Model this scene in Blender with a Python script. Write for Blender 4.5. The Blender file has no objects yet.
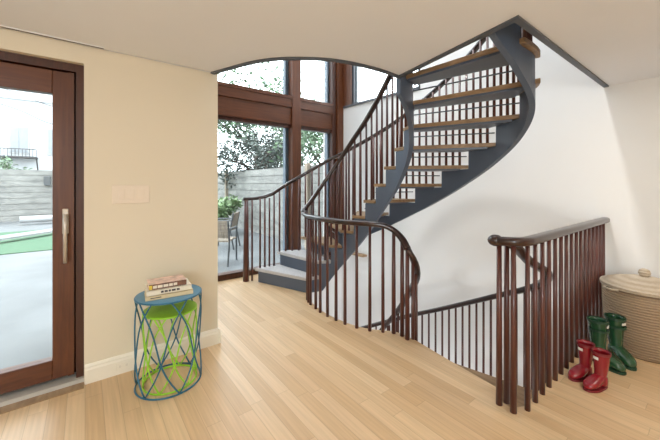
import bpy, bmesh, math, random
from mathutils import Vector, Matrix, Euler
random.seed(7)
sc = bpy.context.scene
COL = sc.collection
PI = math.pi
V = Vector

# ------------------------------------------------------------------ materials
def new_mat(name):
    m = bpy.data.materials.new(name); m.use_nodes = True
    nt = m.node_tree
    return m, nt, nt.nodes['Principled BSDF']

def node(nt, kind, **kw):
    n = nt.nodes.new(kind)
    for k, v in kw.items(): setattr(n, k, v)
    return n

def plain(name, col, rough=0.5, metal=0.0, var=0.06, scale=6.0, bump=0.0, spec=0.5, coat=0.0):
    """colour with a light procedural mottling and optional bump"""
    m, nt, b = new_mat(name)
    tc = node(nt, 'ShaderNodeTexCoord')
    nz = node(nt, 'ShaderNodeTexNoise'); nz.inputs['Scale'].default_value = scale; nz.inputs['Detail'].default_value = 4
    nt.links.new(tc.outputs['Object'], nz.inputs['Vector'])
    r = node(nt, 'ShaderNodeValToRGB')
    c = V(col)
    lo = c * (1 - var); hi = c * (1 + var)
    r.color_ramp.elements[0].position = 0.3; r.color_ramp.elements[1].position = 0.7
    r.color_ramp.elements[0].color = (*lo, 1); r.color_ramp.elements[1].color = (*[min(1, x) for x in hi], 1)
    nt.links.new(nz.outputs['Fac'], r.inputs['Fac'])
    nt.links.new(r.outputs['Color'], b.inputs['Base Color'])
    b.inputs['Roughness'].default_value = rough; b.inputs['Metallic'].default_value = metal
    b.inputs['Specular IOR Level'].default_value = spec
    b.inputs['Coat Weight'].default_value = coat
    if bump:
        bp = node(nt, 'ShaderNodeBump'); bp.inputs['Strength'].default_value = bump; bp.inputs['Distance'].default_value = 0.01
        nt.links.new(nz.outputs['Fac'], bp.inputs['Height']); nt.links.new(bp.outputs['Normal'], b.inputs['Normal'])
    return m

def wood(name, dark, light, scale=(1, 12, 12), rough=0.4, coat=0.0, spec=0.5):
    """streaky grain along the local x axis (scale is per axis)"""
    m, nt, b = new_mat(name)
    tc = node(nt, 'ShaderNodeTexCoord'); mp = node(nt, 'ShaderNodeMapping')
    mp.inputs['Scale'].default_value = scale
    nt.links.new(tc.outputs['Object'], mp.inputs['Vector'])
    nz = node(nt, 'ShaderNodeTexNoise'); nz.inputs['Scale'].default_value = 3; nz.inputs['Detail'].default_value = 6
    nz.inputs['Distortion'].default_value = 0.6
    nt.links.new(mp.outputs['Vector'], nz.inputs['Vector'])
    r = node(nt, 'ShaderNodeValToRGB')
    r.color_ramp.elements[0].position = 0.3; r.color_ramp.elements[1].position = 0.72
    r.color_ramp.elements[0].color = (*dark, 1); r.color_ramp.elements[1].color = (*light, 1)
    nt.links.new(nz.outputs['Fac'], r.inputs['Fac']); nt.links.new(r.outputs['Color'], b.inputs['Base Color'])
    b.inputs['Roughness'].default_value = rough; b.inputs['Coat Weight'].default_value = coat
    b.inputs['Specular IOR Level'].default_value = spec
    return m

def floor_mat():
    """oak strips laid along y"""
    m, nt, b = new_mat('oak_floor')
    tc = node(nt, 'ShaderNodeTexCoord')
    sx = node(nt, 'ShaderNodeSeparateXYZ'); nt.links.new(tc.outputs['Object'], sx.inputs[0])
    def math_(op, a, bb=None):
        n = node(nt, 'ShaderNodeMath', operation=op)
        for i, q in enumerate((a, bb)):
            if q is None: continue
            if isinstance(q, (int, float)): n.inputs[i].default_value = q
            else: nt.links.new(q, n.inputs[i])
        return n.outputs[0]
    W = 0.083; L = 1.35
    xs = math_('DIVIDE', sx.outputs['X'], W)
    row = math_('FLOOR', xs)
    wn = node(nt, 'ShaderNodeTexWhiteNoise', noise_dimensions='1D'); nt.links.new(row, wn.inputs['W'])
    ys = math_('ADD', math_('DIVIDE', sx.outputs['Y'], L), math_('MULTIPLY', wn.outputs['Value'], 7.3))
    seg = math_('FLOOR', ys)
    cb = node(nt, 'ShaderNodeCombineXYZ'); nt.links.new(row, cb.inputs[0]); nt.links.new(seg, cb.inputs[1])
    w2 = node(nt, 'ShaderNodeTexWhiteNoise', noise_dimensions='2D'); nt.links.new(cb.outputs[0], w2.inputs['Vector'])
    r = node(nt, 'ShaderNodeValToRGB')
    cr = r.color_ramp
    cr.elements[0].position = 0.0; cr.elements[0].color = (0.56, 0.365, 0.195, 1)
    cr.elements[1].position = 1.0; cr.elements[1].color = (0.67, 0.475, 0.28, 1)
    e = cr.elements.new(0.45); e.color = (0.615, 0.415, 0.232, 1)
    nt.links.new(w2.outputs['Value'], r.inputs['Fac'])
    # grain
    mp = node(nt, 'ShaderNodeMapping'); mp.inputs['Scale'].default_value = (55, 2.0, 1)
    ofs = node(nt, 'ShaderNodeVectorMath', operation='ADD')
    nt.links.new(tc.outputs['Object'], ofs.inputs[0]); nt.links.new(w2.outputs['Color'], ofs.inputs[1])
    nt.links.new(ofs.outputs[0], mp.inputs['Vector'])
    nz = node(nt, 'ShaderNodeTexNoise'); nz.inputs['Scale'].default_value = 1.2; nz.inputs['Detail'].default_value = 5
    nt.links.new(mp.outputs['Vector'], nz.inputs['Vector'])
    g = node(nt, 'ShaderNodeMapRange'); g.inputs[1].default_value = 0.3; g.inputs[2].default_value = 0.75
    g.inputs[3].default_value = 0.86; g.inputs[4].default_value = 1.06
    nt.links.new(nz.outputs['Fac'], g.inputs[0])
    mx = node(nt, 'ShaderNodeVectorMath', operation='SCALE')
    nt.links.new(r.outputs['Color'], mx.inputs[0]); nt.links.new(g.outputs[0], mx.inputs['Scale'])
    # joints
    fx = math_('FRACT', xs); d = math_('MINIMUM', fx, math_('SUBTRACT', 1, fx))
    fy = math_('FRACT', ys); dy = math_('MULTIPLY', math_('MINIMUM', fy, math_('SUBTRACT', 1, fy)), L / W)
    dm = math_('MINIMUM', d, dy)
    j = node(nt, 'ShaderNodeMapRange'); j.inputs[1].default_value = 0.0; j.inputs[2].default_value = 0.03
    j.inputs[3].default_value = 0.72; j.inputs[4].default_value = 1.0
    nt.links.new(dm, j.inputs[0])
    mx2 = node(nt, 'ShaderNodeVectorMath', operation='SCALE')
    nt.links.new(mx.outputs[0], mx2.inputs[0]); nt.links.new(j.outputs[0], mx2.inputs['Scale'])
    nt.links.new(mx2.outputs[0], b.inputs['Base Color'])
    b.inputs['Roughness'].default_value = 0.38
    return m

def glass_mat(name, tint=(0.95, 0.98, 0.98), refl=0.6):
    m = bpy.data.materials.new(name); m.use_nodes = True; nt = m.node_tree; nt.nodes.clear()
    out = node(nt, 'ShaderNodeOutputMaterial'); mix = node(nt, 'ShaderNodeMixShader')
    tr = node(nt, 'ShaderNodeBsdfTransparent'); tr.inputs[0].default_value = (*tint, 1)
    gl = node(nt, 'ShaderNodeBsdfGlossy'); gl.inputs['Roughness'].default_value = 0.02
    fr = node(nt, 'ShaderNodeFresnel'); fr.inputs[0].default_value = 1.45
    mu = node(nt, 'ShaderNodeMath', operation='MULTIPLY'); mu.inputs[1].default_value = refl
    nt.links.new(fr.outputs[0], mu.inputs[0]); nt.links.new(mu.outputs[0], mix.inputs[0])
    nt.links.new(tr.outputs[0], mix.inputs[1]); nt.links.new(gl.outputs[0], mix.inputs[2])
    nt.links.new(mix.outputs[0], out.inputs[0])
    return m

def brick_mat(name, c1, c2, mortar, sc_=4.0):
    m, nt, b = new_mat(name)
    tc = node(nt, 'ShaderNodeTexCoord'); mp = node(nt, 'ShaderNodeMapping')
    mp.inputs['Rotation'].default_value = (PI/2, 0, PI/2)
    nt.links.new(tc.outputs['Object'], mp.inputs['Vector'])
    br = node(nt, 'ShaderNodeTexBrick'); br.inputs['Scale'].default_value = sc_
    br.inputs['Color1'].default_value = (*c1, 1); br.inputs['Color2'].default_value = (*c2, 1); br.inputs['Mortar'].default_value = (*mortar, 1)
    nt.links.new(mp.outputs['Vector'], br.inputs['Vector']); nt.links.new(br.outputs['Color'], b.inputs['Base Color'])
    b.inputs['Roughness'].default_value = 0.9
    return m

def weave_mat(name, dark, light):
    m, nt, b = new_mat(name)
    tc = node(nt, 'ShaderNodeTexCoord')
    wv = node(nt, 'ShaderNodeTexWave', bands_direction='Z'); wv.inputs['Scale'].default_value = 16; wv.inputs['Distortion'].default_value = 1.5
    wv.inputs['Detail'].default_value = 3; wv.inputs['Detail Scale'].default_value = 4
    nt.links.new(tc.outputs['Object'], wv.inputs['Vector'])
    r = node(nt, 'ShaderNodeValToRGB'); r.color_ramp.elements[0].color = (*dark, 1); r.color_ramp.elements[1].color = (*light, 1)
    nt.links.new(wv.outputs['Fac'], r.inputs['Fac']); nt.links.new(r.outputs['Color'], b.inputs['Base Color'])
    bp = node(nt, 'ShaderNodeBump'); bp.inputs['Strength'].default_value = 0.6; bp.inputs['Distance'].default_value = 0.01
    nt.links.new(wv.outputs['Fac'], bp.inputs['Height']); nt.links.new(bp.outputs['Normal'], b.inputs['Normal'])
    b.inputs['Roughness'].default_value = 0.75
    return m

M = dict(
    floor=floor_mat(),
    white=plain('white_wall_paint', (0.74, 0.74, 0.735), 0.8, var=0.012, scale=2),
    cream=plain('cream_wall_paint', (0.70, 0.625, 0.495), 0.75, var=0.012, scale=2),
    ceil=plain('ceiling_paint', (0.77, 0.79, 0.825), 0.85, var=0.012, scale=2),
    basebd=plain('cream_trim_paint', (0.78, 0.73, 0.63), 0.45, var=0.01),
    steel=plain('slate_grey_steel', (0.085, 0.108, 0.152), 0.36, metal=0.0, var=0.05, scale=4),
    edge=plain('charcoal_steel_edge', (0.075, 0.082, 0.095), 0.5, var=0.04),
    rail=wood('dark_mahogany_rail', (0.014, 0.005, 0.0045), (0.036, 0.012, 0.009), (6, 6, 6), 0.28, 0.3),
    balus=wood('red_mahogany_baluster', (0.060, 0.015, 0.011), (0.100, 0.027, 0.018), (8, 8, 1), 0.35, 0.2),
    frame=wood('mahogany_frame_upright', (0.072, 0.020, 0.006), (0.135, 0.041, 0.013), (14, 14, 1), 0.4),
    frameh=wood('mahogany_frame_level', (0.072, 0.020, 0.006), (0.135, 0.041, 0.013), (1, 14, 14), 0.4),
    framed=wood('dark_mahogany_frame', (0.042, 0.012, 0.006), (0.075, 0.023, 0.011), (14, 14, 1), 0.4),
    oak=wood('oak_tread', (0.22, 0.13, 0.062), (0.38, 0.25, 0.14), (8, 2, 8), 0.45),
    greystep=plain('pale_grey_step', (0.50, 0.49, 0.50), 0.95, var=0.15, scale=90, bump=0.3),  # finely speckled pale grey for the two bottom treads
    glass=glass_mat('window_glass'),
    blueext=plain('blue_grey_cladding', (0.085, 0.11, 0.145), 0.6),
    alu=plain('brushed_aluminium', (0.56, 0.54, 0.50), 0.4, metal=0.2, var=0.03),
    nickel=plain('satin_nickel', (0.58, 0.53, 0.47), 0.35, metal=0.6, var=0.03),
    plate=plain('ivory_plastic', (0.74, 0.64, 0.53), 0.4, var=0.01),
    blue=plain('blue_enamel', (0.012, 0.115, 0.20), 0.35, var=0.04),
    bluetop=plain('blue_enamel_sheet', (0.075, 0.23, 0.36), 0.4, var=0.05, scale=60),
    green=plain('lime_enamel', (0.30, 0.62, 0.03), 0.35, var=0.05),
    greentop=plain('lime_enamel_sheet', (0.33, 0.60, 0.03), 0.4, var=0.05, scale=60),
    red=plain('red_rubber', (0.24, 0.008, 0.015), 0.22, var=0.08, coat=0.4),
    redsole=plain('dark_red_rubber', (0.17, 0.010, 0.016), 0.5),
    grn=plain('green_rubber', (0.012, 0.060, 0.024), 0.25, var=0.1, coat=0.4),
    grnsole=plain('dark_green_rubber', (0.010, 0.045, 0.022), 0.5),
    lining=plain('dark_boot_lining', (0.02, 0.02, 0.02), 0.9),
    label=plain('white_boot_patch', (0.75, 0.72, 0.66), 0.5),
    wick=weave_mat('tan_wicker', (0.27, 0.185, 0.115), (0.40, 0.29, 0.19)),
    wickl=weave_mat('pale_wicker', (0.46, 0.37, 0.27), (0.58, 0.49, 0.38)),
    paper=plain('book_pages', (0.74, 0.66, 0.50), 0.8, var=0.1, scale=160),
    cvA=plain('brown_cover', (0.16, 0.075, 0.05), 0.5, var=0.5, scale=22),
    cvA2=plain('peach_cover', (0.62, 0.42, 0.33), 0.5, var=0.3, scale=26),
    cvB=plain('ivory_cover', (0.76, 0.70, 0.58), 0.5, var=0.05),
    cvC=plain('straw_cover', (0.66, 0.54, 0.33), 0.5, var=0.06),
    ink=plain('dark_ink', (0.05, 0.04, 0.04), 0.6),
    inkw=plain('pale_ink', (0.75, 0.68, 0.58), 0.6),
    yel=plain('yellow_ink', (0.65, 0.48, 0.06), 0.6),
    stone=plain('pale_bluestone', (0.112, 0.118, 0.123), 0.7, var=0.17, scale=1.6),
    turf=plain('artificial_turf', (0.045, 0.10, 0.055), 0.95, var=0.2, scale=30),
    fence=wood('weathered_fence_board', (0.14, 0.138, 0.132), (0.25, 0.245, 0.23), (0.8, 0.8, 2.2), 0.9),
    fpost=wood('fence_post_wood', (0.20, 0.16, 0.12), (0.33, 0.27, 0.21), (9, 9, 1), 0.9),
    bark=plain('tree_bark', (0.055, 0.045, 0.038), 0.95, var=0.3, scale=12),
    leafd=plain('dark_leaf', (0.06, 0.075, 0.065), 0.7, var=0.5, scale=3),
    leafg=plain('green_leaf', (0.09, 0.15, 0.08), 0.7, var=0.5, scale=3),
    leafl=plain('light_green_leaf', (0.16, 0.24, 0.11), 0.7, var=0.4, scale=3),
    render=plain('white_render', (0.42, 0.43, 0.44), 0.9, var=0.04),
    wglass=plain('far_window_pane', (0.20, 0.215, 0.23), 0.25),
    iron=plain('black_iron', (0.03, 0.03, 0.035), 0.6),
    brick=brick_mat('pale_brick', (0.42, 0.40, 0.38), (0.34, 0.32, 0.31), (0.5, 0.5, 0.49)),
    slat=wood('grey_teak_slat', (0.16, 0.13, 0.10), (0.28, 0.23, 0.18), (12, 2, 2), 0.8),
    chairm=plain('charcoal_chair_metal', (0.055, 0.06, 0.065), 0.5),
    whitep=plain('white_plastic', (0.30, 0.305, 0.31), 0.5),
)

# ------------------------------------------------------------------ mesh helpers
class MB:
    def __init__(s): s.bm = bmesh.new()
    def face(s, vs):
        try: return s.bm.faces.new(vs)
        except ValueError: return None
    def box(s, lo, hi, rot=None, piv=None):
        c = [V((x, y, z)) for x in (lo[0], hi[0]) for y in (lo[1], hi[1]) for z in (lo[2], hi[2])]
        if rot is not None:
            piv = V(piv if piv is not None else ((lo[0]+hi[0])/2, (lo[1]+hi[1])/2, (lo[2]+hi[2])/2))
            Rm = Euler(rot).to_matrix(); c = [piv + Rm @ (p - piv) for p in c]
        v = [s.bm.verts.new(p) for p in c]
        for f in ((0,1,3,2),(4,6,7,5),(0,4,5,1),(2,3,7,6),(0,2,6,4),(1,5,7,3)): s.face([v[i] for i in f])
        return s
    def prism(s, pts, z0, z1):
        """pts: plan outline"""
        a = [s.bm.verts.new((p[0], p[1], z0)) for p in pts]; b = [s.bm.verts.new((p[0], p[1], z1)) for p in pts]
        n = len(pts); s.face(a[::-1]); s.face(b)
        for i in range(n): s.face([a[i], a[(i+1) % n], b[(i+1) % n], b[i]])
        return s
    def ring_loft(s, rings, cap=True, close=False):
        R = [[s.bm.verts.new(p) for p in r] for r in rings]
        n = len(R[0])
        m = len(R)
        for i in range(m if close else m-1):
            a, b = R[i], R[(i+1) % m]
            for j in range(n): s.face([a[j], a[(j+1) % n], b[(j+1) % n], b[j]])
        if cap and not close: s.face(R[0][::-1]); s.face(R[-1])
        return s
    def tube(s, pts, r, n=8, close=False, flat=None):
        """round tube along pts; r is a radius or a list"""
        pts = [V(p) for p in pts]; m = len(pts); rings = []
        prev = None
        for i, p in enumerate(pts):
            if close: t = pts[(i+1) % m] - pts[i-1]
            else: t = pts[min(i+1, m-1)] - pts[max(i-1, 0)]
            t.normalize()
            if prev is None:
                ref = V((0,0,1)) if abs(t.z) < 0.9 else V((1,0,0))
                a = t.cross(ref).normalized()
            else:
                a = (prev - t * prev.dot(t)).normalized()
            prev = a; b = t.cross(a)
            rr = r[i] if isinstance(r, (list, tuple)) else r
            rings.append([p + a*rr*math.cos(2*PI*k/n) + b*rr*math.sin(2*PI*k/n) for k in range(n)])
        return s.ring_loft(rings, close=close)
    def sweep(s, pts, prof, cap=True):
        """profile (side, up) kept upright along pts"""
        pts = [V(p) for p in pts]; m = len(pts); rings = []; last = None
        for i, p in enumerate(pts):
            t = pts[min(i+1, m-1)] - pts[max(i-1, 0)]; t.normalize()
            h = V((t.x, t.y, 0))
            if h.length < 0.05 and last is not None: side = last
            else: side = V((h.y, -h.x, 0)).normalized()
            last = side; up = side.cross(t).normalized()
            if up.z < 0: up = -up
            rings.append([p + side*a + up*b for a, b in prof])
        return s.ring_loft(rings, cap)
    def lathe(s, prof, n=32, c=(0,0)):
        rings = [[(c[0]+r*math.cos(2*PI*k/n), c[1]+r*math.sin(2*PI*k/n), z) for k in range(n)] for r, z in prof]
        return s.ring_loft(rings)
    def rod(s, p, r0, r1, z0, z1, n=8):
        rings = [[(p[0]+r*math.cos(2*PI*k/n), p[1]+r*math.sin(2*PI*k/n), z) for k in range(n)] for r, z in ((r0, z0), (r1, z1))]
        return s.ring_loft(rings)
    def build(s, name, mat, parent=None, smooth=False, bevel=0.0, sub=0, loc=None):
        bmesh.ops.remove_doubles(s.bm, verts=s.bm.verts, dist=1e-6)
        bmesh.ops.recalc_face_normals(s.bm, faces=s.bm.faces)
        me = bpy.data.meshes.new(name)
        if smooth:
            for f in s.bm.faces: f.smooth = True
        s.bm.to_mesh(me); s.bm.free()
        me.materials.append(M[mat] if isinstance(mat, str) else mat)
        o = bpy.data.objects.new(name, me); COL.objects.link(o)
        if parent is not None: o.parent = parent; 
        if parent is not None and parent.parent is None:
            o.matrix_parent_inverse = Matrix.Translation(-parent.location) if parent.type == 'EMPTY' and parent.get('world_parts') else Matrix.Identity(4)
        if bevel:
            bv = o.modifiers.new('bevel', 'BEVEL'); bv.width = bevel; bv.segments = 2; bv.limit_method = 'ANGLE'
        if sub:
            q = o.modifiers.new('sub', 'SUBSURF'); q.levels = sub; q.render_levels = sub
        return o

def tag(o, label=None, cat=None, group=None, kind=None):
    if label: o['label'] = label
    if cat: o['category'] = cat
    if group: o['group'] = group
    if kind: o['kind'] = kind
    return o
def thing(name, label, cat, loc, group=None, world=True, rz=0):
    """an Empty at the base; world=True: parts are written in world coordinates"""
    o = bpy.data.objects.new(name, None); COL.objects.link(o); o.location = loc; o.empty_display_size = 0.1
    if world: o['world_parts'] = 1
    else: o.rotation_euler = (0, 0, rz)
    return tag(o, label, cat, group)
def struct(o): o['kind'] = 'structure'; return o

def cr(pts, n=8, close=False):
    """Catmull-Rom through pts"""
    P = [V(p) for p in pts]; out = []; m = len(P)
    for i in range(m if close else m-1):
        if close: p0, p1, p2, p3 = P[i-1], P[i], P[(i+1) % m], P[(i+2) % m]
        else: p0, p1, p2, p3 = P[max(i-1, 0)], P[i], P[i+1], P[min(i+2, m-1)]
        for k in range(n):
            t = k/n
            out.append(0.5*((2*p1)+(p2-p0)*t+(2*p0-5*p1+4*p2-p3)*t*t+(3*p1-p0-3*p2+p3)*t**3))
    if not close: out.append(P[-1].copy())
    return out
def along(pts, step, start=0.0, end=None):
    """points spaced evenly along a polyline"""
    out = []; d = 0; nxt = start
    for a, b in zip(pts, pts[1:]):
        L = (b-a).length
        while L > 0 and nxt <= d+L:
            out.append(a+(b-a)*((nxt-d)/L)); nxt += step
        d += L
    return out
RAILP = [(0.030*math.copysign(abs(math.cos(a))**0.7, math.cos(a)), 0.023*math.copysign(abs(math.sin(a))**0.7, math.sin(a))) for a in [2*PI*k/14 for k in range(14)]]

# ------------------------------------------------------------------ the plan
H = 1.27                       # eye height
CZ = 2.148                     # ceiling
F2 = 2.40                      # floor above
R = 0.182                      # riser
YL, YF = 2.54, 4.13            # left wall face, glass wall face
TOP = 5.0
def XW(y): return 3.685 - 0.066*(y-0.72)      # party wall face
LOW = -2.38

camd = bpy.data.cameras.new('camera'); cam = bpy.data.objects.new('camera', camd); COL.objects.link(cam); sc.camera = cam
F_PX, VP1, HOR = 315.0, 735.0, 184.0
yaw = math.atan2(VP1-330, F_PX)
cam.location = (0, 0, H); cam.rotation_euler = (PI/2, 0, yaw-PI/2)
camd.sensor_width = 36; camd.lens = F_PX/660*36; camd.shift_y = -(220-HOR)/660; camd.clip_start = 0.05; camd.clip_end = 200

# stair plan: nosing end points on the inner and outer string for steps 1..13
IN = [(2.03,3.07),(2.18,3.04),(2.305,2.97),(2.395,2.855),(2.45,2.71),(2.485,2.555),(2.51,2.415),(2.52,2.275),(2.51,2.125),(2.46,1.975),(2.38,1.845),(2.27,1.755),(2.12,1.71),(1.95,1.71)]
OUT = [(1.76,3.80),(2.06,3.77),(2.38,3.62),(2.65,3.36),(2.85,3.03),(2.99,2.68),(3.05,2.33),(3.04,1.97),(2.98,1.63),(2.87,1.31),(2.69,1.035),(2.465,0.87),(2.15,0.85),(1.87,0.885)]
def curve_at(P, k):
    """k = 1..14, fractional"""
    x = min(max(k-1, 0), len(P)-1.0001); i = int(x); t = x-i
    g = lambda j: V((*P[min(max(j,0),len(P)-1)], 0))
    p0, p1, p2, p3 = g(i-1), g(i), g(i+1), g(i+2)
    if i == 0: p0 = 2*p1-p2
    return 0.5*((2*p1)+(p2-p0)*t+(2*p0-5*p1+4*p2-p3)*t*t+(3*p1-p0-3*p2+p3)*t**3)
def I(k): return curve_at(IN, k)
def O(k): return curve_at(OUT, k)
def norm_out(P, k):
    a = curve_at(P, max(1, k-0.1)); b = curve_at(P, min(13.9, k+0.1)); t = (b-a).normalized()
    return V((-t.y, t.x, 0))      # left of travel (clockwise climb seen from above): away from the centre
def lerp(a, b, t): return a+(b-a)*t

# ------------------------------------------------------------------ shell
SCL = 0.97
ARC = cr([V(p)*SCL for p in [(0.80,2.60,0),(0.865,2.43,0),(0.925,2.27,0),(1.005,2.11,0),(1.10,1.99,0),(1.205,1.90,0),(1.355,1.805,0),(1.54,1.74,0),(1.81,1.705,0),(2.06,1.715,0)]], 6)
# floor above / ceiling
outl = [(-3.2,-3.2),(XW(-3.2),-3.2),(XW(0.69),0.69),(1.775,0.69)] + [(p.x,p.y) for p in ARC[::-1]] + [(-3.2,YL+0.02)]
struct(MB().prism(outl, CZ, F2-0.02).build('ceiling', 'ceil'))
# dark steel edge round the opening
fe = [V((XW(0.69),0.69,0)), V((1.775,0.69,0)), V((1.885,1.17,0))] + ARC[::-1]
def offset_edge(pts, d):
    out = []
    for i, p in enumerate(pts):
        if i == 0: n = pts[1]-pts[0]
        elif i == len(pts)-1: n = pts[-1]-pts[-2]
        else: n = None
        def nr(t): t = t.normalized(); return V((t.y, -t.x, 0))
        if n is not None: out.append(p+nr(n)*d)
        else:
            a, b = nr(pts[i]-pts[i-1]), nr(pts[i+1]-pts[i]); q = (a+b)
            q = q/max(q.length_squared/2, 0.3); out.append(p+q*d)
    return out
fo = offset_edge(fe, 0.035)
m = MB()
m.ring_loft([[(a.x,a.y,CZ-0.012),(b.x,b.y,CZ-0.012),(b.x,b.y,F2),(a.x,a.y,F2)] for a, b in zip(fe, fo)])
struct(m.build('trim_1', 'edge'))

# left wall with the glazed door opening
DX0, DX1, DTOP = -1.02, -0.005, 2.035
m = MB(); w0, w1 = YL, YL+0.22
m.box((-3.2,w0,0),(DX0,w1,CZ)); m.box((DX1,w0,0),(0.838,w1,CZ)); m.box((DX0,w0,DTOP),(DX1,w1,CZ))
m.box((0.62,w1,0),(0.838,YF,CZ)); struct(m.build('wall_left', 'cream'))
# upper storey walls over the left wall
m = MB(); m.box((-3.2,w0,CZ),(0.838,w1,TOP)); m.box((0.62,w1,CZ),(0.838,YF+0.1,TOP)); struct(m.build('wall_upper', 'white'))
# baseboard
def bb_prof(y, d): return [(0,0),(-0.018,0),(-0.018,0.085),(-0.013,0.098),(-0.013,0.105),(-0.006,0.118),(0,0.12)]
m = MB()
m.ring_loft([[(x, YL+a, z) for a, z in bb_prof(0,0)] for x in (DX1+0.004, 0.838)])
m.ring_loft([[(0.838-a, y, z) for a, z in bb_prof(0,0)] for y in (YL-0.018, YF-0.08)])
struct(m.build('baseboard_left', 'basebd'))
# party wall on the right, full height past the stairwell, with a high side window
m = MB()
def wallseg(y0, y1, z0, z1):
    m.prism([(XW(y0),y0),(XW(y0)+0.25,y0),(XW(y1)+0.25,y1),(XW(y1),y1)], z0, z1)
SY0, SY1, SZ0, SZ1 = 2.6, 3.93, 2.585, 3.75
wallseg(-3.2, SY0, LOW, TOP); wallseg(SY0, SY1, LOW, SZ0); wallseg(SY0, SY1, SZ1, TOP); wallseg(SY1, YF+0.3, LOW, TOP)
struct(m.build('wall_right', 'white'))
m = MB(); m.box((-3.4,-3.4,LOW),(4.3,-3.2,TOP)); struct(m.build('wall_back', 'cream'))
m = MB(); m.box((-3.4,-3.2,LOW),(-3.2,YL+0.22,TOP)); struct(m.build('wall_side', 'cream'))
# roof with a rooflight over the stairwell
m = MB(); sx0, sx1, sy0, sy1 = 1.3, 3.35, 1.15, 3.7
m.box((-3.4,-3.4,TOP),(4.4,sy0,TOP+0.25)); m.box((-3.4,sy1,TOP),(4.4,YF+0.35,TOP+0.25))
m.box((-3.4,sy0,TOP),(sx0,sy1,TOP+0.25)); m.box((sx1,sy0,TOP),(4.4,sy1,TOP+0.25)); struct(m.build('roof', 'white'))

# floor with the stairwell cut out
GUARD = [(2.05,3.08),(1.93,2.90),(1.875,2.744),(1.855,2.62),(1.838,2.52),(1.836,2.40),(1.845,2.28),(1.86,2.17),(1.893,2.05),(1.945,1.94),(2.018,1.855),(2.075,1.785),(2.095,1.71),(2.08,1.645)]
gpts = [V((x,y,0)) for x, y in GUARD]
def inset(pts, d):
    out = []
    for i, p in enumerate(pts):
        t = (pts[min(i+1,len(pts)-1)]-pts[max(i-1,0)]).normalized(); out.append(p+V((-t.y, t.x, 0))*d)
    return out
ge = inset(gpts, 0.032)      # floor edge lies just beyond the balusters, towards the well
well = [(XW(0.74),0.74),(1.98,0.74),(1.91,0.78),(1.92,0.86),(2.03,0.92),(2.07,1.25),(2.12,1.585)] + [(p.x,p.y) for p in ge[::-1][1:]] + [(2.16,3.15),(2.25,3.5),(2.42,3.8),(2.42,YF)]
outl = [(-3.2,-3.2),(XW(-3.2),-3.2)] + well + [(0.838,YF),(0.838,YL+0.22),(-3.2,YL+0.22)]
struct(MB().prism(outl, -0.28, 0.0).build('floor', 'floor'))
struct(MB().box((-3.4,-3.4,LOW-0.1),(4.3,YF+0.3,LOW)).build('floor_lower', 'white'))
# lower storey walls
m = MB(); m.box((0.62,YF,LOW),(4.2,YF+0.3,-0.02)); m.box((-3.2,YL+0.22,LOW),(0.62,YF+0.3,-0.3)); struct(m.build('wall_lower', 'white'))

# ------------------------------------------------------------------ glass wall (window_1)
w1r = thing('window_1', None, None, (2.1,YF,0)); struct(w1r)
yf = YF
def fbox(x0, x1, z0, z1, y0=yf, y1=yf+0.12): return ((x0,y0,z0),(x1,y1,z1))
MB().box(*fbox(2.47,2.625,0,TOP,yf-0.03,yf+0.14)).build('mullion', 'frame', w1r, bevel=0.004)
MB().box(*fbox(3.255,3.335,0,TOP,yf-0.01,yf+0.14)).build('mullion', 'framed', w1r, bevel=0.004)
MB().box(*fbox(3.335,XW(YF)+0.01,0,TOP,yf-0.05,yf+0.14)).build('mullion', 'frame', w1r, bevel=0.004)
MB().box(*fbox(0.838,0.90,0,TOP,yf,yf+0.14)).build('mullion', 'frame', w1r)
for x0, x1 in ((0.90,2.47),(2.625,3.255)):
    MB().box(*fbox(x0,x1,0.0,0.075,yf,yf+0.12)).build('bottom_rail', 'framed', w1r)
    MB().box(*fbox(x0,x1,2.175,2.43,yf+0.005,yf+0.12)).build('transom', 'frameh', w1r)
    MB().box(*fbox(x0,x1,2.43,2.555,yf-0.018,yf+0.12)).box(*fbox(x0,x1,2.555,2.60,yf-0.03,yf+0.12)).build('transom_cap', 'frameh', w1r)
    MB().box(*fbox(x0,x1,2.125,2.175,yf+0.03,yf+0.12)).build('head_bead', 'framed', w1r)
    MB().box(*fbox(x0,x1,TOP-0.2,TOP,yf,yf+0.12)).build('head_rail', 'frameh', w1r)
    MB().box((x0,yf+0.065,0.075),(x1,yf+0.075,2.125)).build('pane', 'glass', w1r)
    MB().box((x0,yf+0.065,2.60),(x1,yf+0.075,TOP-0.2)).build('pane', 'glass', w1r)
for x0, x1 in ((2.415,2.47),(3.225,3.255)):
    MB().box((x0,yf+0.085,0.075),(x1,yf+0.16,TOP)).build('outer_jamb', 'blueext', w1r)
# side window high on the party wall (window_2)
w2r = thing('window_2', None, None, (XW(3.3),3.3,SZ0)); struct(w2r)
def sbox(y0, y1, z0, z1, a=0.0, b=0.12):
    return MB().prism([(XW(y0)+a,y0),(XW(y0)+b,y0),(XW(y1)+b,y1),(XW(y1)+a,y1)], z0, z1)
sbox(SY1-0.05, YF, SZ0, SZ1, -0.012, -0.001).build('wood_lining', 'frame', w2r)
sbox(SY1-0.07, SY1, SZ0, SZ1, 0.02, 0.10).build('side_jamb', 'edge', w2r)
sbox(SY0, SY0+0.05, SZ0, SZ1, 0.02, 0.10).build('side_jamb', 'edge', w2r)
sbox(SY0, YF-0.06, SZ0-0.035, SZ0, -0.02, 0.10).build('sill', 'edge', w2r)
sbox(SY0+0.05, SY1-0.07, SZ0, SZ1, 0.055, 0.065).build('pane', 'glass', w2r)

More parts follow.
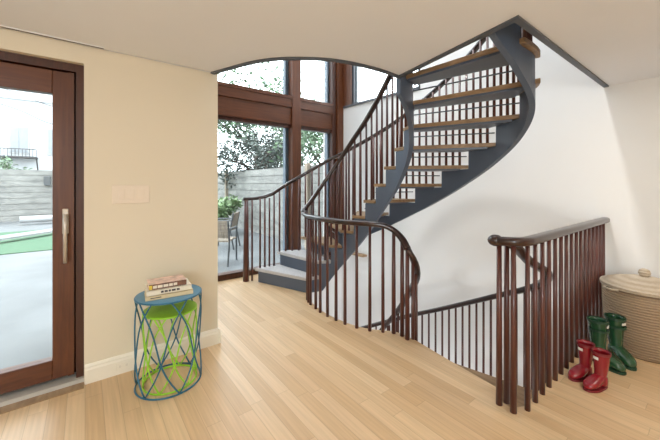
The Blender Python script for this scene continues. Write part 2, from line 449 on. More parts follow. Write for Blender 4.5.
# ------------------------------------------------------------------ glazed door (door_1)
d1 = thing('door_1', None, None, ((DX0+DX1)/2, YL+0.06, 0)); struct(d1)
y0 = YL+0.045
m = MB(); m.box((DX1-0.04,y0,0.03),(DX1,y0+0.12,DTOP)); m.box((DX0,y0,0.03),(DX0+0.04,y0+0.12,DTOP)); m.box((DX0+0.04,y0,DTOP-0.05),(DX1-0.04,y0+0.12,DTOP))
m.box((DX1-0.075,y0+0.087,0.03),(DX1-0.04,y0+0.12,DTOP)); m.box((DX0+0.04,y0+0.087,0.03),(DX0+0.075,y0+0.12,DTOP)); m.box((DX0+0.04,y0+0.087,0.0),(DX1-0.04,y0+0.12,0.075)); m.box((DX0+0.04,y0+0.087,DTOP-0.08),(DX1-0.04,y0+0.12,DTOP-0.05))
m.build('door_frame', 'framed', d1)
xa, xb = DX0+0.045, DX1-0.050
m = MB(); m.box((xb-0.105,y0+0.015,0.055),(xb,y0+0.085,DTOP-0.058)); m.box((xa,y0+0.015,0.055),(xa+0.105,y0+0.085,DTOP-0.058))
m.build('stile', 'frame', d1, bevel=0.004)
m = MB(); m.box((xa+0.105,y0+0.015,0.055),(xb-0.105,y0+0.085,0.175)); m.box((xa+0.105,y0+0.015,DTOP-0.20),(xb-0.105,y0+0.085,DTOP-0.058))
m.build('rail', 'frameh', d1, bevel=0.004)
MB().box((xb-0.03,y0+0.008,0.055),(xb,y0+0.015,DTOP-0.058)).build('edge_bead', 'frame', d1)
MB().box((xa+0.105,y0+0.045,0.175),(xb-0.105,y0+0.055,DTOP-0.20)).build('pane', 'glass', d1)
hx = xb-0.042
hd = MB().box((hx-0.016,y0+0.003,0.955),(hx+0.016,y0+0.015,1.115)).build('handle', 'nickel', d1, bevel=0.006)
m = MB(); m.tube([(hx,y0+0.01,1.07),(hx,y0-0.035,1.07)],0.011); m.tube([(hx,y0-0.035,1.082),(hx,y0-0.04,1.0),(hx,y0-0.04,0.78)],[0.012,0.011,0.010]); m.build('lever', 'nickel', hd, smooth=True)
m = MB(); m.box((DX0,YL+0.015,0.0),(DX1,y0+0.12,0.03)); m.build('threshold', 'alu', d1)
MB().box((DX0,YL-0.055,0.0),(DX1,YL+0.015,0.006)).build('floor_strip', 'oak', d1)

# ------------------------------------------------------------------ upper flight
st = thing('curved_staircase', 'curved grey steel staircase with open oak treads rising through the ceiling opening', 'staircase', (2.2,2.6,0))
TH = 0.04
def tread(k, kf, kb, gi=0.012, go=0.05):
    """tread between nosing parameter kf and back kb; runs from inner to outer string, ends lapping over both"""
    def ends(t):
        i = I(t); o = O(t); u = (o-i).normalized(); return i-u*gi, o+u*go
    n = 5; fr = [ends(lerp(kf, kb, j/n)) for j in range(n+1)]
    return [p[0] for p in fr] + [p[1] for p in fr[::-1]]
def add_tread(k, parent, base, mat='oak', name='tread', kb=None):
    z = base + R*k
    kf = k-0.10
    kb = (k+1.0) if kb is None else kb
    o = MB().prism([(p.x,p.y) for p in tread(k, max(kf,0.95), kb)], z-0.034, z).build(name, mat, parent, bevel=0.005)
    q = MB().prism([(p.x,p.y) for p in tread(k, max(kf+0.12,1.0), kb-0.06, -0.03, -0.045)], z-0.052, z-0.034).build('tread_pan', 'steel', o)
    return o
for k in range(3, 13): add_tread(k, st, 0)
# the two closed bottom steps, with pale grey treads
for k in (1, 2):
    z = R*k
    poly = tread(k, k if k > 1 else 1.0, k+1.15)
    o = MB().prism([(p.x,p.y) for p in poly], z-0.045, z).build('grey_tread', 'greystep', st, bevel=0.012)
    tag(o, 'pale grey tread')
    a, b = I(k+0.07), O(k+0.05); c, d = I(k+1.1), O(k+1.1)
    MB().prism([(a.x,a.y),(c.x,c.y),(d.x,d.y),(b.x,b.y)], R*(k-1)+(0 if k == 1 else -0.0), z-0.045).build('riser', 'steel', st)
# strings
def string(P, k0, k1, depth0, depth1, base, floor=None, th=0.02, side=1, rise_full=False):
    m = MB(); rings = []
    ts = []
    N = 8
    ks = k0
    t = k0
    while t < k1-1e-6:
        ts.append(t); t += 1/N
    ts.append(k1)
    full = []
    for t in ts:
        full.append((t, math.floor(t-0.12+1e-6)))
    ext = []
    for (a, fa), (b, fb) in zip(full, full[1:]):
        ext.append((a, fa))
        if fb != fa:
            j = fb+0.12
            ext.append((j-0.002, fa)); ext.append((j+0.002, fb))
    ext.append(full[-1])
    for t, f in ext:
        p = curve_at(P, t); n = norm_out(P, min(t, 13.8))*th
        fr = (t-k0)/max(k1-k0, 1e-6)
        zb = base+R*t-lerp(depth0, depth1, min(1, fr*1.0))
        if floor is not None: zb = max(zb, floor)
        zt = base+R*min(max(f, 1), 13)-TH+(0.0)
        if t > 13: zt = base+R*13-0.02
        zt = max(zt, zb+0.02)
        rings.append([p-n+V((0,0,zb)), p+n+V((0,0,zb)), p+n+V((0,0,zt)), p-n+V((0,0,zt))])
    m.ring_loft(rings)
    return m
string(IN, 1.15, 13.4, 0.43, 0.43, 0, 0.0).build('inner_string', 'steel', st)
string(OUT, 1.15, 13.95, 0.36, 0.37, 0, 0.0).build('outer_string', 'steel', st)
# safety rods between open treads
for k in range(3, 13):
    a, b = I(k+1.0), O(k+1.0); z = R*(k+0.47)
    MB().tube([(a.x,a.y,z),(b.x,b.y,z)], 0.006, 6).build('safety_rod', 'edge', st, smooth=True)
# handrails
def ozoff(k): return 0.90
inner_pts = [V((1.985,3.02,0.925)), V((2.01,3.10,0.96))] + [I(1+0.25*j)+V((0,0,R*(1+0.25*j)+lerp(0.80,0.875,min(1,0.25*j/4)))) for j in range(1, 49)]
inner_pts = [p for p in inner_pts]
MB().sweep(inner_pts, RAILP).build('handrail', 'rail', st, smooth=True)
OR = lambda k: O(k)+norm_out(OUT, k)*0.02
outer_pts = [V((1.625,3.93,1.075)), V((1.72,3.93,1.075)), V((1.80,3.91,1.08)), V((1.90,3.86,1.10))] + [OR(1.75+0.25*j)+V((0,0,R*(1.75+0.25*j)+lerp(0.82,0.89,min(1,j/8)))) for j in range(0, 47)]
MB().sweep(outer_pts, RAILP).build('handrail', 'rail', st, smooth=True)
# balusters: two to a tread inside, four outside
NB = 8
for k in range(1, 13):
    for f in (0.12, 0.62):
        t = k+f
        p = I(t)
        zt = R*t+lerp(0.80,0.885,min(1,(t-1)/4))-0.02
        MB().rod(p, 0.0135, 0.0105, R*k, zt, NB).build('baluster', 'balus', st, smooth=True)
    for f in ((0.12, 0.34, 0.56, 0.78) if k == 1 else (0.02, 0.27, 0.52, 0.77)):
        t = k+f
        p = OR(t)+norm_out(OUT, t)*(-0.03)
        zt = R*t+lerp(0.82,0.89,min(1,(t-1.75)/2))-0.02 if t > 1.75 else 1.085
        MB().rod(p, 0.0135, 0.0115, R*k, zt, NB).build('baluster', 'balus', st, smooth=True)
MB().rod((1.665,3.93), 0.040, 0.028, 0, 1.06, 12).build('newel', 'balus', st, smooth=True)
MB().rod((1.735,3.90), 0.014, 0.011, 0, 1.06, 8).build('baluster', 'balus', st, smooth=True)

# ------------------------------------------------------------------ lower flight
ls = thing('lower_staircase', 'lower flight of stairs descending below the floor behind the curved railing', 'staircase', (2.6,1.5,LOW))
BASE = -R*13
for k in range(2, 13): add_tread(k, ls, BASE)
string(IN, 2.0, 12.6, 0.40, 0.40, BASE, LOW).build('inner_string', 'steel', ls)
string(OUT, 2.0, 12.7, 0.34, 0.34, BASE, LOW).build('outer_string', 'steel', ls)
ir = [V((2.085,1.645,0.74)), V((2.11,1.615,0.67)), V((2.165,1.62,0.575)), V((2.25,1.68,0.47)), V((2.35,1.79,0.35))] + [I(t)+V((0,0,0.68+R*(t-13))) for t in [10.4-0.25*j for j in range(0, 30)]]
ir = cr(ir, 2)
MB().sweep(ir, RAILP).build('handrail', 'rail', ls, smooth=True)
LO = lambda t: O(t)+norm_out(OUT, t)*0.09*min(1, max(0, (t-9.8)/1.5))
orr = [V((1.93,0.80,0.925)), V((2.02,0.79,0.89)), V((2.14,0.775,0.80))] + [LO(t)+V((0,0,0.82+R*(t-13))) for t in [12.4-0.25*j for j in range(0, 41)]]
orr = cr(orr, 2)
MB().sweep(orr, RAILP).build('handrail', 'rail', ls, smooth=True)
for k in range(2, 13):
    for f in (0.1, 0.35, 0.6, 0.85):
        t = k+f
        if t > 12.3: continue
        p = LO(t); MB().rod(p, 0.0115, 0.010, BASE+R*k-0.1, 0.82+R*(t-13)-0.02, NB).build('baluster', 'balus', ls, smooth=True)
    for f in (0.2, 0.7):
        t = k+f
        if t > 10.6: continue
        p = I(t); MB().rod(p, 0.013, 0.011, BASE+R*k, 0.68+R*(t-13)-0.02, NB).build('baluster', 'balus', ls, smooth=True)
for p, z in (((2.12,1.62),0.64),((2.19,1.645),0.54),((2.27,1.70),0.43)):
    MB().rod(p, 0.016, 0.013, -0.4, z, NB).build('baluster', 'balus', ls, smooth=True)

# ------------------------------------------------------------------ curved guard railing
gd = thing('guard_railing', 'curved dark mahogany guard railing round the inner side of the stairwell', 'railing', (1.84,2.4,0))
gz = {11:0.915, 12:0.855, 13:0.79}
gr = [V((1.995,3.06,0.93))] + [V((x,y,0.925 if i < 10 else {10:0.915,11:0.875,12:0.81,13:0.74}[i])) for i, (x, y) in enumerate(GUARD) if i >= 1]
grc = cr(gr, 5)
MB().sweep(grc, RAILP).build('handrail', 'rail', gd, smooth=True)
for i, (x, y) in enumerate(GUARD):
    if i < 2: continue
    z = gr[i].z
    th = i >= 11
    MB().rod((x,y), 0.019 if th else 0.0155, 0.015 if th else 0.0115, -0.0, z-0.015, NB).build('newel' if th else 'baluster', 'balus', gd, smooth=True)
for x, y in ((1.895,2.81),(1.925,2.88)):
    MB().rod((x,y), 0.0155, 0.0115, 0, 0.91, NB).build('baluster', 'balus', gd, smooth=True)

# ------------------------------------------------------------------ straight railing on the right
rr = thing('straight_railing', 'straight dark mahogany railing from the stair head to the white wall', 'railing', (1.9,0.72,0))
rp = [V((1.875,0.845,0.942)), V((1.876,0.80,0.946)), V((1.895,0.75,0.948)), V((1.95,0.722,0.948)), V((2.03,0.716,0.948)), V((2.3,0.716,0.948)), V((3.0,0.716,0.948)), V((XW(0.716)-0.005,0.716,0.948))]
MB().sweep(cr(rp, 6), [(a*1.15, b*1.1) for a, b in RAILP]).build('handrail', 'rail', rr, smooth=True)
bmk = MB(); bmesh.ops.create_uvsphere(bmk.bm, u_segments=14, v_segments=8, radius=0.043, matrix=Matrix.Translation((1.875,0.85,0.944)) @ Matrix.Diagonal((1,1,0.80,1)))
bmk.build('end_knob', 'rail', rr, smooth=True)
for x, y in ((1.885,0.835),(1.935,0.815),(1.882,0.757)):
    MB().rod((x,y), 0.0175, 0.013, 0, 0.94, 10).build('newel', 'balus', rr, smooth=True)
n = 16; x0, x1 = 1.963, XW(0.716)-0.06
for j in range(n):
    MB().rod((lerp(x0,x1,j/(n-1)),0.716), 0.0150, 0.0115, 0, 0.94, 10).build('baluster', 'balus', rr, smooth=True)

# wooden ledge low on the party wall beyond the stair
tag(sbox(3.55, 3.95, 0.13, 0.16, -0.09, -0.001).build('wall_ledge', 'oak'), 'short pale wooden ledge on the white wall seen beyond the curved railing', 'ledge')

# ------------------------------------------------------------------ nesting side tables and books
def wire_table(name, label, c, rad, h, wire, sheet, ph, r=0.0052, N=6, amp=0.10):
    t = thing(name, label, 'side table', (c[0],c[1],0), 'pair of nesting wire side tables')
    m = MB(); m.lathe([(0.001,h-0.004),(rad-0.004,h-0.004),(rad,h-0.002),(rad,h),(rad-0.004,h+0.002),(0.001,h+0.002)], 40, c); m.build('table_top', sheet, t)
    m = MB(); m.tube([(c[0]+rad*math.cos(a),c[1]+rad*math.sin(a),h-0.004) for a in [2*PI*k/40 for k in range(40)]], r, 8, close=True); m.build('top_ring', wire, t, smooth=True)
    m = MB(); m.tube([(c[0]+rad*math.cos(a),c[1]+rad*math.sin(a),r) for a in [2*PI*k/40 for k in range(40)]], r, 8, close=True); m.build('base_ring', wire, t, smooth=True)
    for j in range(N):
        for s in (-1, 1):
            pts = []
            for q in range(17):
                f = q/16; a = ph+2*PI*j/N+s*(1.28*f+amp*math.sin(2*PI*f))
                rr_ = rad*(1-0.0*math.sin(PI*f))
                pts.append((c[0]+rr_*math.cos(a), c[1]+rr_*math.sin(a), lerp(r, h-0.004, f)))
            m = MB(); m.tube(pts, r*0.9, 7); m.build('wire', wire, t, smooth=True)
    return t
SC = (0.43, 2.245)
wire_table('wire_side_table', 'taller blue wire side table carrying the stack of books', SC, 0.19, 0.565, 'blue', 'bluetop', -1.46)
wire_table('wire_side_table', 'shorter lime green wire side table nested under the blue one', (0.438,2.25), 0.155, 0.463, 'green', 'greentop', -1.10)

def book(name, label, c, z, L, W, T, rz, cover, marks, spine_mat):
    b = thing(name, label, 'book', (c[0],c[1],z), 'books stacked on the blue side table', world=False, rz=rz)
    ct = 0.003
    m = MB(); m.box((-L/2,-W/2,0),(L/2,W/2,ct)); m.box((-L/2,-W/2,T-ct),(L/2,W/2,T)); m.build('cover', cover, b)
    m = MB(); m.box((-L/2,-W/2,0.0),(L/2,-W/2+ct,T)); sp = m.build('spine', spine_mat, b)
    MB().box((-L/2+0.004,-W/2+ct,ct),(L/2-0.004,W/2-0.004,T-ct)).build('page_block', 'paper', b)
    m = MB()
    for x0, x1, a0, a1 in marks: m.box((x0*L-L/2,-W/2-0.0006,a0*T),(x1*L-L/2,-W/2,a1*T))
    m.build('spine_lettering', 'inkw' if spine_mat == 'cvA' else 'ink', sp)
    return b
tz = 0.567
bk = (SC[0]-0.005, SC[1]-0.01)
BR = -0.10
book('book', 'straw coloured book at the bottom of the stack on the blue table', (bk[0],bk[1]), tz, 0.265, 0.175, 0.026, BR, 'cvC', [(0.1,0.32,0.4,0.6)], 'cvC')
book('book', 'ivory book with dark spine lettering in the middle of the stack', (bk[0]-0.002,bk[1]+0.004), tz+0.026, 0.25, 0.165, 0.031, BR+0.03, 'cvB', [(0.30,0.36,0.3,0.7),(0.38,0.45,0.3,0.7),(0.47,0.52,0.3,0.7),(0.54,0.63,0.3,0.7),(0.65,0.72,0.3,0.7)], 'cvB')
tb = book('book', 'brown and peach book on top of the stack of three', (bk[0]-0.012,bk[1]+0.006), tz+0.057, 0.21, 0.145, 0.033, BR+0.06, 'cvA2', [(0.1,0.2,0.25,0.75),(0.22,0.35,0.25,0.75),(0.37,0.5,0.25,0.75),(0.52,0.62,0.25,0.75),(0.64,0.74,0.25,0.75)], 'cvA')
MB().box((-0.105,-0.0731,0.004),(-0.088,-0.0728,0.029)).build('yellow_patch', 'yel', tb)

# ------------------------------------------------------------------ wellingtons
def boot(label, loc, rz, h, L, mat, sole, group, patch_side=1, lean=0.0):
    t = thing('rain_boot', label, 'boot', loc, group, world=False, rz=rz)
    # toe points +x; heel at x=0
    w = L*0.215
    def ell(cx, z, rx, ry, tilt=0.0, n=16):
        return [(cx+rx*math.cos(2*PI*k/n), ry*math.sin(2*PI*k/n), z+tilt*rx*math.cos(2*PI*k/n)) for k in range(n)]
    s0 = 0.018*L/0.25
    sx = L*0.21                                     # shaft centre
    rings = []
    # foot as rings along the length, then shaft as rings upward: one lofted path bending at the ankle
    path = [(0.98,0.10,0.30,0.10),(0.95,0.14,0.55,0.17),(0.88,0.17,0.80,0.22),(0.76,0.20,0.96,0.27),(0.62,0.23,0.98,0.32),(0.50,0.28,0.92,0.38)]
    for fx, zc, wf, hh in path:
        hgt = hh*L; cz = s0+hgt/2
        rings.append([(fx*L, w*wf*math.copysign(abs(math.cos(a))**0.8, math.cos(a)), cz+hgt/2*math.copysign(abs(math.sin(a))**0.8, math.sin(a))) for a in [2*PI*k/16 for k in range(16)]])
    # ankle turn
    def tilted(cx, cz, rx, ry, ang):
        return [(cx+rx*math.sin(a)*-math.sin(ang)*1.0 if False else cx+rx*math.sin(a)*math.cos(ang)*-1, ry*math.cos(a), cz+rx*math.sin(a)*math.sin(ang)) for a in [2*PI*k/16 for k in range(16)]]
    rings.append(tilted(L*0.34, s0+L*0.23, L*0.235, w*0.86, math.radians(62)))
    rings.append(tilted(L*0.25, s0+L*0.33, L*0.225, w*0.84, math.radians(35)))
    rings.append(tilted(sx, s0+L*0.46, L*0.20, w*0.88, math.radians(10)))
    for f in (0.3, 0.6, 0.85, 1.0):
        z = lerp(s0+L*0.5, h, f); rings.append(tilted(sx-lean*f*h, z, L*lerp(0.205,0.265,f), w*lerp(0.9,1.22,f), math.radians(0)))
    m = MB()
    Rg = [[m.bm.verts.new(p) for p in r] for r in rings]
    for a, b in zip(Rg, Rg[1:]):
        for j in range(16): m.face([a[j], a[(j+1)%16], b[(j+1)%16], b[j]])
    m.face(Rg[0][::-1])
    # heel fill: close the underside at back with the lining of the opening
    inner = [m.bm.verts.new((sx-lean*h+(v.co.x-(sx-lean*h))*0.86, v.co.y*0.86, h)) for v in Rg[-1]]
    low = [m.bm.verts.new((v.co.x, v.co.y, h-0.09)) for v in inner]
    for j in range(16):
        m.face([Rg[-1][j], Rg[-1][(j+1)%16], inner[(j+1)%16], inner[j]]); m.face([inner[j], inner[(j+1)%16], low[(j+1)%16], low[j]])
    m.face(low)
    bd = m.build('boot_body', mat, t, smooth=True, sub=1)
    # heel block of the foot
    m = MB()
    hr = []
    for z, rx, ry in ((s0*0.6,0.20,0.80),(s0+L*0.08,0.215,0.86),(s0+L*0.2,0.21,0.86),(s0+L*0.36,0.19,0.82)):
        hr.append([(L*0.205+rx*L*math.cos(a), ry*w*math.sin(a), z) for a in [2*PI*k/16 for k in range(16)]])
    m.ring_loft(hr); m.build('heel', mat, t, smooth=True, sub=1)
    # sole
    out = []
    for k in range(28):
        a = 2*PI*k/28; x = 0.5+0.5*math.cos(a)
        wd = w*1.03*(0.86+0.16*math.sin(PI*min(1,max(0,(x-0.35)/0.65)))) * math.copysign(abs(math.sin(a))**0.65, math.sin(a))
        out.append((x*L*1.0, wd))
    MB().prism(out, 0, s0).build('sole', sole, t, bevel=0.002)
    # rim band and white patch
    m = MB(); top = sx-lean*h
    band = lambda z, g: [(top+L*0.265*g*math.cos(a), w*1.22*g*math.sin(a), z) for a in [2*PI*k/20 for k in range(20)]]
    m.ring_loft([band(h-0.016,1.0), band(h-0.016,1.035), band(h+0.001,1.035), band(h+0.001,1.0)], close=True); m.build('top_band', sole, t, smooth=False)
    a = patch_side; m = MB()
    z1 = h-0.028; z0_ = z1-0.016
    seg = [a-0.30+0.6*i/4 for i in range(5)]
    m.ring_loft([[(top+L*0.262*g*math.cos(q), w*1.215*g*math.sin(q), z) for z, g in ((z0_,0.985),(z0_,1.035),(z1,1.04),(z1,0.99))] for q in seg])
    m.build('white_patch', 'label', t)
    if mat == 'grn':
        m = MB(); b2 = lambda z, g: [(top+0.008+L*0.250*g*math.cos(q), w*1.16*g*math.sin(q), z) for q in [2*PI*k/20 for k in range(20)]]
        m.ring_loft([b2(h-0.075,1.0), b2(h-0.075,1.05), b2(h-0.060,1.055), b2(h-0.060,1.0)], close=True); sb = m.build('strap', sole, t)
        MB().box((top-0.012,w*1.20,h-0.079),(top+0.012,w*1.25,h-0.056)).build('buckle', 'nickel', sb)
    return t
RD, GA, GB = math.radians(160), math.radians(-117), math.radians(-138)
def at_shaft(x, y, L, a): return (x-0.21*L*math.cos(a), y-0.21*L*math.sin(a), 0)
boot("small red rain boot nearer the camera, in front of its mate beside the straight railing", at_shaft(2.555,0.515,0.18,RD), RD, 0.222, 0.18, 'red', 'redsole', 'red rain boots', patch_side=-0.05)
boot("small red rain boot nearer the railing balusters, behind its mate", at_shaft(2.61,0.605,0.18,RD), RD, 0.222, 0.18, 'red', 'redsole', 'red rain boots', patch_side=-0.05)
boot("tall green rain boot nearer the railing, behind the red pair", at_shaft(2.905,0.605,0.225,GA), GA, 0.30, 0.225, 'grn', 'grnsole', 'green rain boots', patch_side=0.4)
boot("tall green rain boot nearer the wicker basket", at_shaft(3.07,0.54,0.225,GB), GB, 0.30, 0.225, 'grn', 'grnsole', 'green rain boots', patch_side=0.4)

# ------------------------------------------------------------------ wicker basket
bc = (3.375, 0.425)
bs = thing('wicker_basket', 'large round lidded wicker basket standing against the wall beside the boots', 'basket', (bc[0],bc[1],0))
m = MB(); m.lathe([(0.001,0.0),(0.20,0.0),(0.212,0.02),(0.236,0.18),(0.248,0.36),(0.250,0.485),(0.244,0.485),(0.24,0.36),(0.2,0.03),(0.001,0.03)], 40, bc); m.build('body', 'wick', bs, smooth=True)
m = MB(); m.lathe([(0.001,0.478),(0.258,0.478),(0.263,0.490),(0.258,0.503),(0.20,0.525),(0.12,0.548),(0.04,0.562),(0.001,0.563)], 40, bc); ld = m.build('lid', 'wickl', bs, smooth=True)
m = MB(); m.lathe([(0.001,0.560),(0.022,0.560),(0.03,0.572),(0.037,0.590),(0.030,0.612),(0.015,0.622),(0.001,0.624)], 18, bc); m.build('knob', 'wickl', ld, smooth=True)
q = V((-0.80,0.60,0)); s = V((0.60,0.80,0)); c0 = V((bc[0],bc[1],0.475))
m = MB(); m.tube([c0+q*0.25-s*0.05, c0+q*0.285-s*0.03, c0+q*0.29+s*0.03, c0+q*0.25+s*0.05], 0.009, 6); m.build('handle', 'wickl', bs, smooth=True)

# ------------------------------------------------------------------ wall and ceiling fittings
sp = thing('switch_plate', 'wide ivory light switch plate with three rockers on the cream wall', 'light switch', (0.25,YL,1.2))
MB().box((0.140,YL-0.008,1.137),(0.358,YL,1.262)).build('plate', 'plate', sp, bevel=0.003)
for j in range(3):
    x = 0.172+j*0.058; MB().box((x,YL-0.012,1.165),(x+0.038,YL-0.008,1.236)).build('rocker', 'plate', sp, bevel=0.002)
op = thing('wall_outlet', 'small ivory power outlet set in the baseboard behind the tables', 'power outlet', (0.20,YL-0.018,0.03))
MB().box((0.165,YL-0.022,0.028),(0.245,YL-0.018,0.076)).build('plate', 'basebd', op, bevel=0.001)
m = MB()
for x in (0.185,0.222): m.box((x-0.004,YL-0.0235,0.045),(x-0.002,YL-0.022,0.060)); m.box((x+0.002,YL-0.0235,0.045),(x+0.004,YL-0.022,0.060))
m.build('socket_slot', 'nickel', op)
sv = thing('slot_vent', 'narrow dark slot air vent in the ceiling along the cream wall', 'air vent', (-0.4,YL-0.06,CZ))
MB().box((-1.2,YL-0.050,CZ-0.004),(0.10,YL-0.020,CZ-0.0005)).build('slot_frame', 'ceil', sv)
MB().box((-1.19,YL-0.039,CZ-0.006),(0.095,YL-0.031,CZ-0.004)).build('slot', 'ink', sv)

# ------------------------------------------------------------------ outside
GZ = -0.10
struct(MB().box((-14,YF+0.3,GZ-0.2),(12,30,GZ)).box((-14,YL+0.22,GZ-0.2),(0.62,YF+0.3,GZ)).build('patio', 'stone'))
struct(MB().box((-9,8.7,GZ),(3.1,12.6,GZ+0.015)).build('lawn', 'turf'))
def fence(name, label, a, b, h, cuts, nb):
    a = V(a); b = V(b); t = (b-a).normalized(); n = V((-t.y,t.x,0))
    L = (b-a).length
    f = thing(name, label, 'fence', ((a+b)/2).to_tuple())
    cs = [0]+cuts+[L]
    for c0, c1 in zip(cs, cs[1:]):
        m = MB(); p0 = a+t*c0; p1 = a+t*c1
        for q in range(nb):
            z0 = GZ+0.03+q*h/nb; z1 = z0+h/nb-0.016
            m.prism([(p.x,p.y) for p in (p0, p1, p1+n*0.025, p0+n*0.025)], z0, z1)
        m.prism([(p.x,p.y) for p in (p0-n*0.02, p1-n*0.02, p1-n*0.001, p0-n*0.001)], GZ+0.03, GZ+h)
        m.build('board_panel', 'fence', f)
    for c0 in cuts:
        p = a+t*c0
        MB().prism([(x.x,x.y) for x in (p-t*0.05+n*0.026, p+t*0.05+n*0.026, p+t*0.05+n*0.11, p-t*0.05+n*0.11)], GZ, GZ+h+0.06).build('post', 'fpost', f)
    return f
fence('side_fence', 'weathered horizontal board fence running along the side of the patio', (3.75,4.7,0), (3.75,15.5,0), 1.75, [0.8,5.6,10.3], 9)
fence('back_fence', 'grey horizontal board fence closing the far end of the garden', (3.7,15.9,0), (-10,15.9,0), 1.87, [1.2,8.6], 9)
struct(MB().prism([(XW(4.45)+0.02,YF+0.3),(XW(4.45)+0.4,YF+0.3),(XW(4.45)+0.4,4.65),(XW(4.45)+0.02,4.65)], GZ, 4.6).build('wall_brick', 'brick'))

# white tube and curved white edging by the turf
tag(MB().tube([(-1.70,14.5,0.09),(0.6,14.6,0.09)], 0.11, 12).build('garden_roll', 'whitep', smooth=True), 'white rolled tube lying before the far garden fence', 'roll')
ep = cr([(-4.2,9.6,GZ+0.03),(-3.0,9.55,GZ+0.05),(-2.0,9.9,GZ+0.08),(-1.0,10.9,GZ+0.08),(0.3,12.3,GZ+0.05)], 6)
tag(MB().sweep(ep, [(-0.10,0.0),(0.10,0.0),(0.10,0.05),(0.06,0.09),(-0.06,0.09),(-0.10,0.05)]).build('lawn_edging', 'whitep'), 'white curved edging sweeping across the green turf', 'edging')
dv = MB().box((-1.20,15.66,1.22),(-1.02,15.876,1.55)).build('fence_box', 'chairm', bevel=0.01); tag(dv, 'small dark box fixed to the far garden fence', 'box')

# trees and shrub
def tree(name, label, base, hgt, spread, nleaf, leaf, trunk_r, group=None, crown_lo=0.35, lsz=0.10, droop=0.0):
    rnd = random.Random(hash((round(base[0]*10), round(base[1]*10))) & 0xffff)
    t = thing(name, label, 'tree' if 'tree' in name else 'shrub', base, group, world=True)
    b = V(base); m = MB(); tips = []
    def branch(p, d, L, r, lev):
        pts = [p]; n = 4
        for _ in range(n):
            d = (d+V((rnd.uniform(-.25,.25), rnd.uniform(-.25,.25), rnd.uniform(-.08,.2)-droop*lev))).normalized()
            pts.append(pts[-1]+d*L/n)
        m.tube(pts, [lerp(r, r*0.55, i/n) for i in range(n+1)], 6)
        if lev >= 1: tips.extend(pts[2:])
        if lev < 3:
            for _ in range(4 if lev < 2 else 3):
                i = rnd.choice((2,3,4)); a = rnd.uniform(0, 2*PI)
                nd = (d*0.6+V((math.cos(a), math.sin(a), rnd.uniform(0.0,0.5)-droop))*spread).normalized()
                branch(pts[i], nd, L*rnd.uniform(0.5,0.72), r*0.5, lev+1)
    branch(b, V((0,0,1)), hgt*(0.45 if 'tree' in name else 0.3), trunk_r, 0)
    m.build('branches', 'bark', t, smooth=True)
    m = MB()
    for _ in range(nleaf):
        p = rnd.choice(tips)+V((rnd.gauss(0,.22), rnd.gauss(0,.22), rnd.gauss(0,.2)))*hgt/5
        a = rnd.uniform(0,2*PI); e = rnd.uniform(-0.9,0.5); s_ = lsz*rnd.uniform(.6,1.3)
        u = V((math.cos(a)*math.cos(e), math.sin(a)*math.cos(e), math.sin(e))); w = u.cross(V((rnd.uniform(-1,1),rnd.uniform(-1,1),1))).normalized()
        v = [m.bm.verts.new(q) for q in (p-u*s_, p+w*s_*0.4, p+u*s_, p-w*s_*0.4)]; m.face(v)
    o = m.build('foliage', leaf, t); o['kind'] = 'stuff'
    return t
tree('garden_tree', 'dark leaved tree standing behind the side fence, beyond the big pane', (4.9,9.9,GZ), 5.4, 0.9, 5200, 'leafd', 0.13, 'trees behind the side fence', lsz=0.085, droop=0.08)
tree('garden_tree', 'green leaved tree behind the fence beside the brick wall', (5.5,7.6,GZ), 5.6, 0.8, 3200, 'leafg', 0.10, 'trees behind the side fence', lsz=0.09)
tree('garden_tree', 'pale tall tree further off showing in the upper pane', (8.2,14.5,GZ), 9.5, 0.8, 3600, 'leafg', 0.16, 'trees behind the side fence', lsz=0.12)
tree('leafy_shrub', 'light green leafy shrub in front of the side fence behind the chairs', (3.05,8.4,GZ), 1.75, 0.8, 900, 'leafl', 0.02, None, lsz=0.07)

# patio chairs
def patio_chair(label, loc, rz):
    c = thing('patio_chair', label, 'chair', loc, 'patio chairs', world=False, rz=rz)
    w, dp, sh, bh = 0.22, 0.20, 0.40, 0.76
    for sx_ in (-1, 1):
        MB().tube([(sx_*w,-dp,0),(sx_*w,-dp,sh+0.2)], 0.016, 6).build('leg', 'chairm', c)
        MB().tube([(sx_*w,dp+0.08,0),(sx_*w,dp,sh),(sx_*w,dp+0.07,bh)], 0.016, 6).build('leg', 'chairm', c)
        MB().tube([(sx_*w,-dp-0.02,sh+0.2),(sx_*w,dp+0.04,sh+0.21)], 0.016, 6).build('armrest', 'chairm', c)
    m = MB()
    for j in range(6): m.box((-w,-dp+j*0.075,sh),(w,-dp+j*0.075+0.06,sh+0.02))
    m.build('seat', 'slat', c)
    m = MB()
    for j in range(5):
        z = sh+0.06+j*0.06; y = dp+0.07*(z-sh)/(bh-sh); m.box((-w,y-0.012,z),(w,y+0.012,z+0.055))
    m.build('backrest', 'slat', c)
    return c
patio_chair('slatted patio chair seen from behind nearest the cream wall end', (1.86,5.5,GZ), math.radians(142))
patio_chair('slatted patio chair standing further off in front of the shrub', (2.36,6.75,GZ), math.radians(-128))

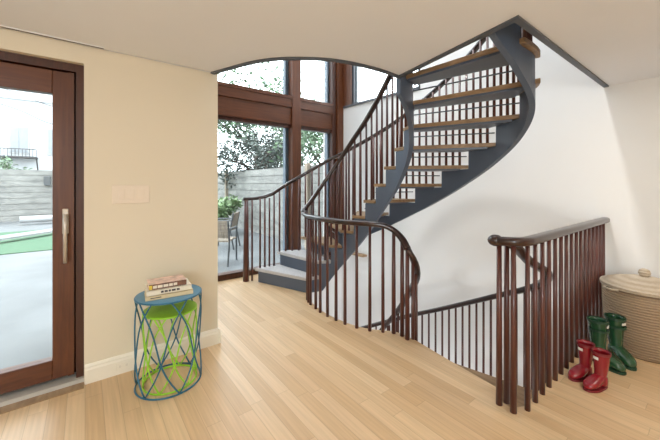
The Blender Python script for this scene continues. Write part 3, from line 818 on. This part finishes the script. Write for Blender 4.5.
# house beyond the garden
hb = thing('neighbouring_house', 'white rendered house with tall windows beyond the garden fence', 'house', (-6,22.5,GZ))
MB().box((-14,22,GZ),(0.6,26,9.5)).build('wall', 'render', hb)
MB().box((-14,21.85,9.5),(0.7,26.2,9.8)).build('roof_edge', 'render', hb)
MB().box((-14,21.9,5.5),(0.65,22,5.62)).build('string_course', 'render', hb)
for j in range(5):
    for zz in (2.85, 6.1):
        x = -2.9-j*2.2
        wf = MB().box((x-0.06,21.93,zz-0.06),(x+0.68,22,zz+1.31)).build('window', 'chairm' if False else 'whitep', hb)
        m = MB(); m.box((x,21.91,zz),(x+0.295,21.93,zz+1.25)); m.box((x+0.325,21.91,zz),(x+0.62,21.93,zz+1.25)); m.build('pane', 'wglass', wf)
for zz in (2.85, 6.1):
    wf = MB().box((-1.56,21.93,zz-0.06),(-0.84,22,zz+1.31)).build('window', 'whitep', hb)
    MB().box((-1.5,21.91,zz),(-0.90,21.93,zz+1.25)).build('pane', 'wglass', wf)
m = MB(); m.box((-3.4,21.2,2.55),(-1.9,22,2.62))
for x in [-3.4+0.125*i for i in range(13)]: m.tube([(x,21.22,1.9 if i_ else 2.6) if False else (x,21.22,2.6),(x,21.22,2.95)], 0.012, 4)
m.tube([(-3.4,21.22,2.97),(-1.9,21.22,2.97)], 0.02, 5); m.tube([(-3.4,21.25,2.55),(-3.4,21.95,1.9)],0.03,5); m.tube([(-1.9,21.25,2.55),(-1.9,21.95,1.9)],0.03,5)
m.build('balcony', 'iron', hb)
for i, (za, zb) in enumerate(((5.75,5.2),(5.0,4.3))):
    tag(MB().tube(cr([(-9,20.5,za+1.2),(-3.2,20.8,za),(-1.3,21.2,zb),(0.5,21.95,zb+0.1)],6), 0.016, 5).build('overhead_cable', 'iron'), ('upper' if i == 0 else 'lower')+' dark cable slung across the white house', 'cable', 'overhead cables')
tree('garden_tree', 'small bright bush tree rising at the foot of the white house', (-2.7,19.0,GZ), 2.9, 0.8, 900, 'leafg', 0.05, None, lsz=0.09)

# ------------------------------------------------------------------ light
w = bpy.data.worlds.new('sky'); sc.world = w; w.use_nodes = True
bg = w.node_tree.nodes['Background']; bg.inputs[0].default_value = (0.90, 0.955, 1.0, 1); bg.inputs[1].default_value = 6.0
def lamp(name, kind, loc, power, col, size=0.3, rot=(0,0,0), spot=None):
    l = bpy.data.lights.new(name, kind); l.energy = power; l.color = col
    if kind == 'AREA': l.shape = 'DISK'; l.size = size
    else: l.shadow_soft_size = size
    if kind == 'SPOT': l.spot_size = spot; l.spot_blend = 0.6
    o = bpy.data.objects.new(name, l); COL.objects.link(o); o.location = loc; o.rotation_euler = rot
    return o
WARM = (1.0, 0.90, 0.76)
lamp('room_fill', 'POINT', (-1.5,-1.7,1.5), 150, (0.80,0.91,1.0), 0.3)  # added fill behind the camera, lifts walls and ceiling; no such lamp known
for x, y in ((-0.9,0.4),(0.9,-1.2),(2.6,-0.4)):
    lamp('ceiling_fill', 'AREA', (x,y,CZ-0.01), 9, WARM, 0.12)  # added warm fill just under the ceiling, out of view, no fixtures
lamp('lower_room_fill', 'POINT', (1.0,1.2,-0.75), 90, (0.92,0.96,1.0), 0.25)  # added unseen fill that brightens the lower storey
lamp('lower_well_fill', 'POINT', (3.0,2.6,-1.7), 30, (0.95,0.97,1.0), 0.2)  # second added fill, low in the stairwell, to lighten its walls

sl = bpy.data.lights.new('sun', 'SUN'); sl.energy = 1.7; sl.angle = math.radians(4); sl.color = (1.0, 0.98, 0.95)
so = bpy.data.objects.new('sun', sl); COL.objects.link(so)
so.rotation_euler = V((0.42, -0.19, -1.0)).to_track_quat('-Z', 'Y').to_euler(); so.location = (0, 4, 12)
sc.view_settings.view_transform = 'Standard'; sc.view_settings.look = 'None'; sc.view_settings.gamma = 1.0
sc.view_settings.use_curve_mapping = False; sc.view_settings.exposure = 0.3
sc.cycles.use_denoising = True
sc.cycles.max_bounces = 10; sc.cycles.diffuse_bounces = 6; sc.cycles.transparent_max_bounces = 12
sc.cycles.sample_clamp_indirect = 6.0
for o in list(bpy.data.objects):
    if 'world_parts' in o: del o['world_parts']
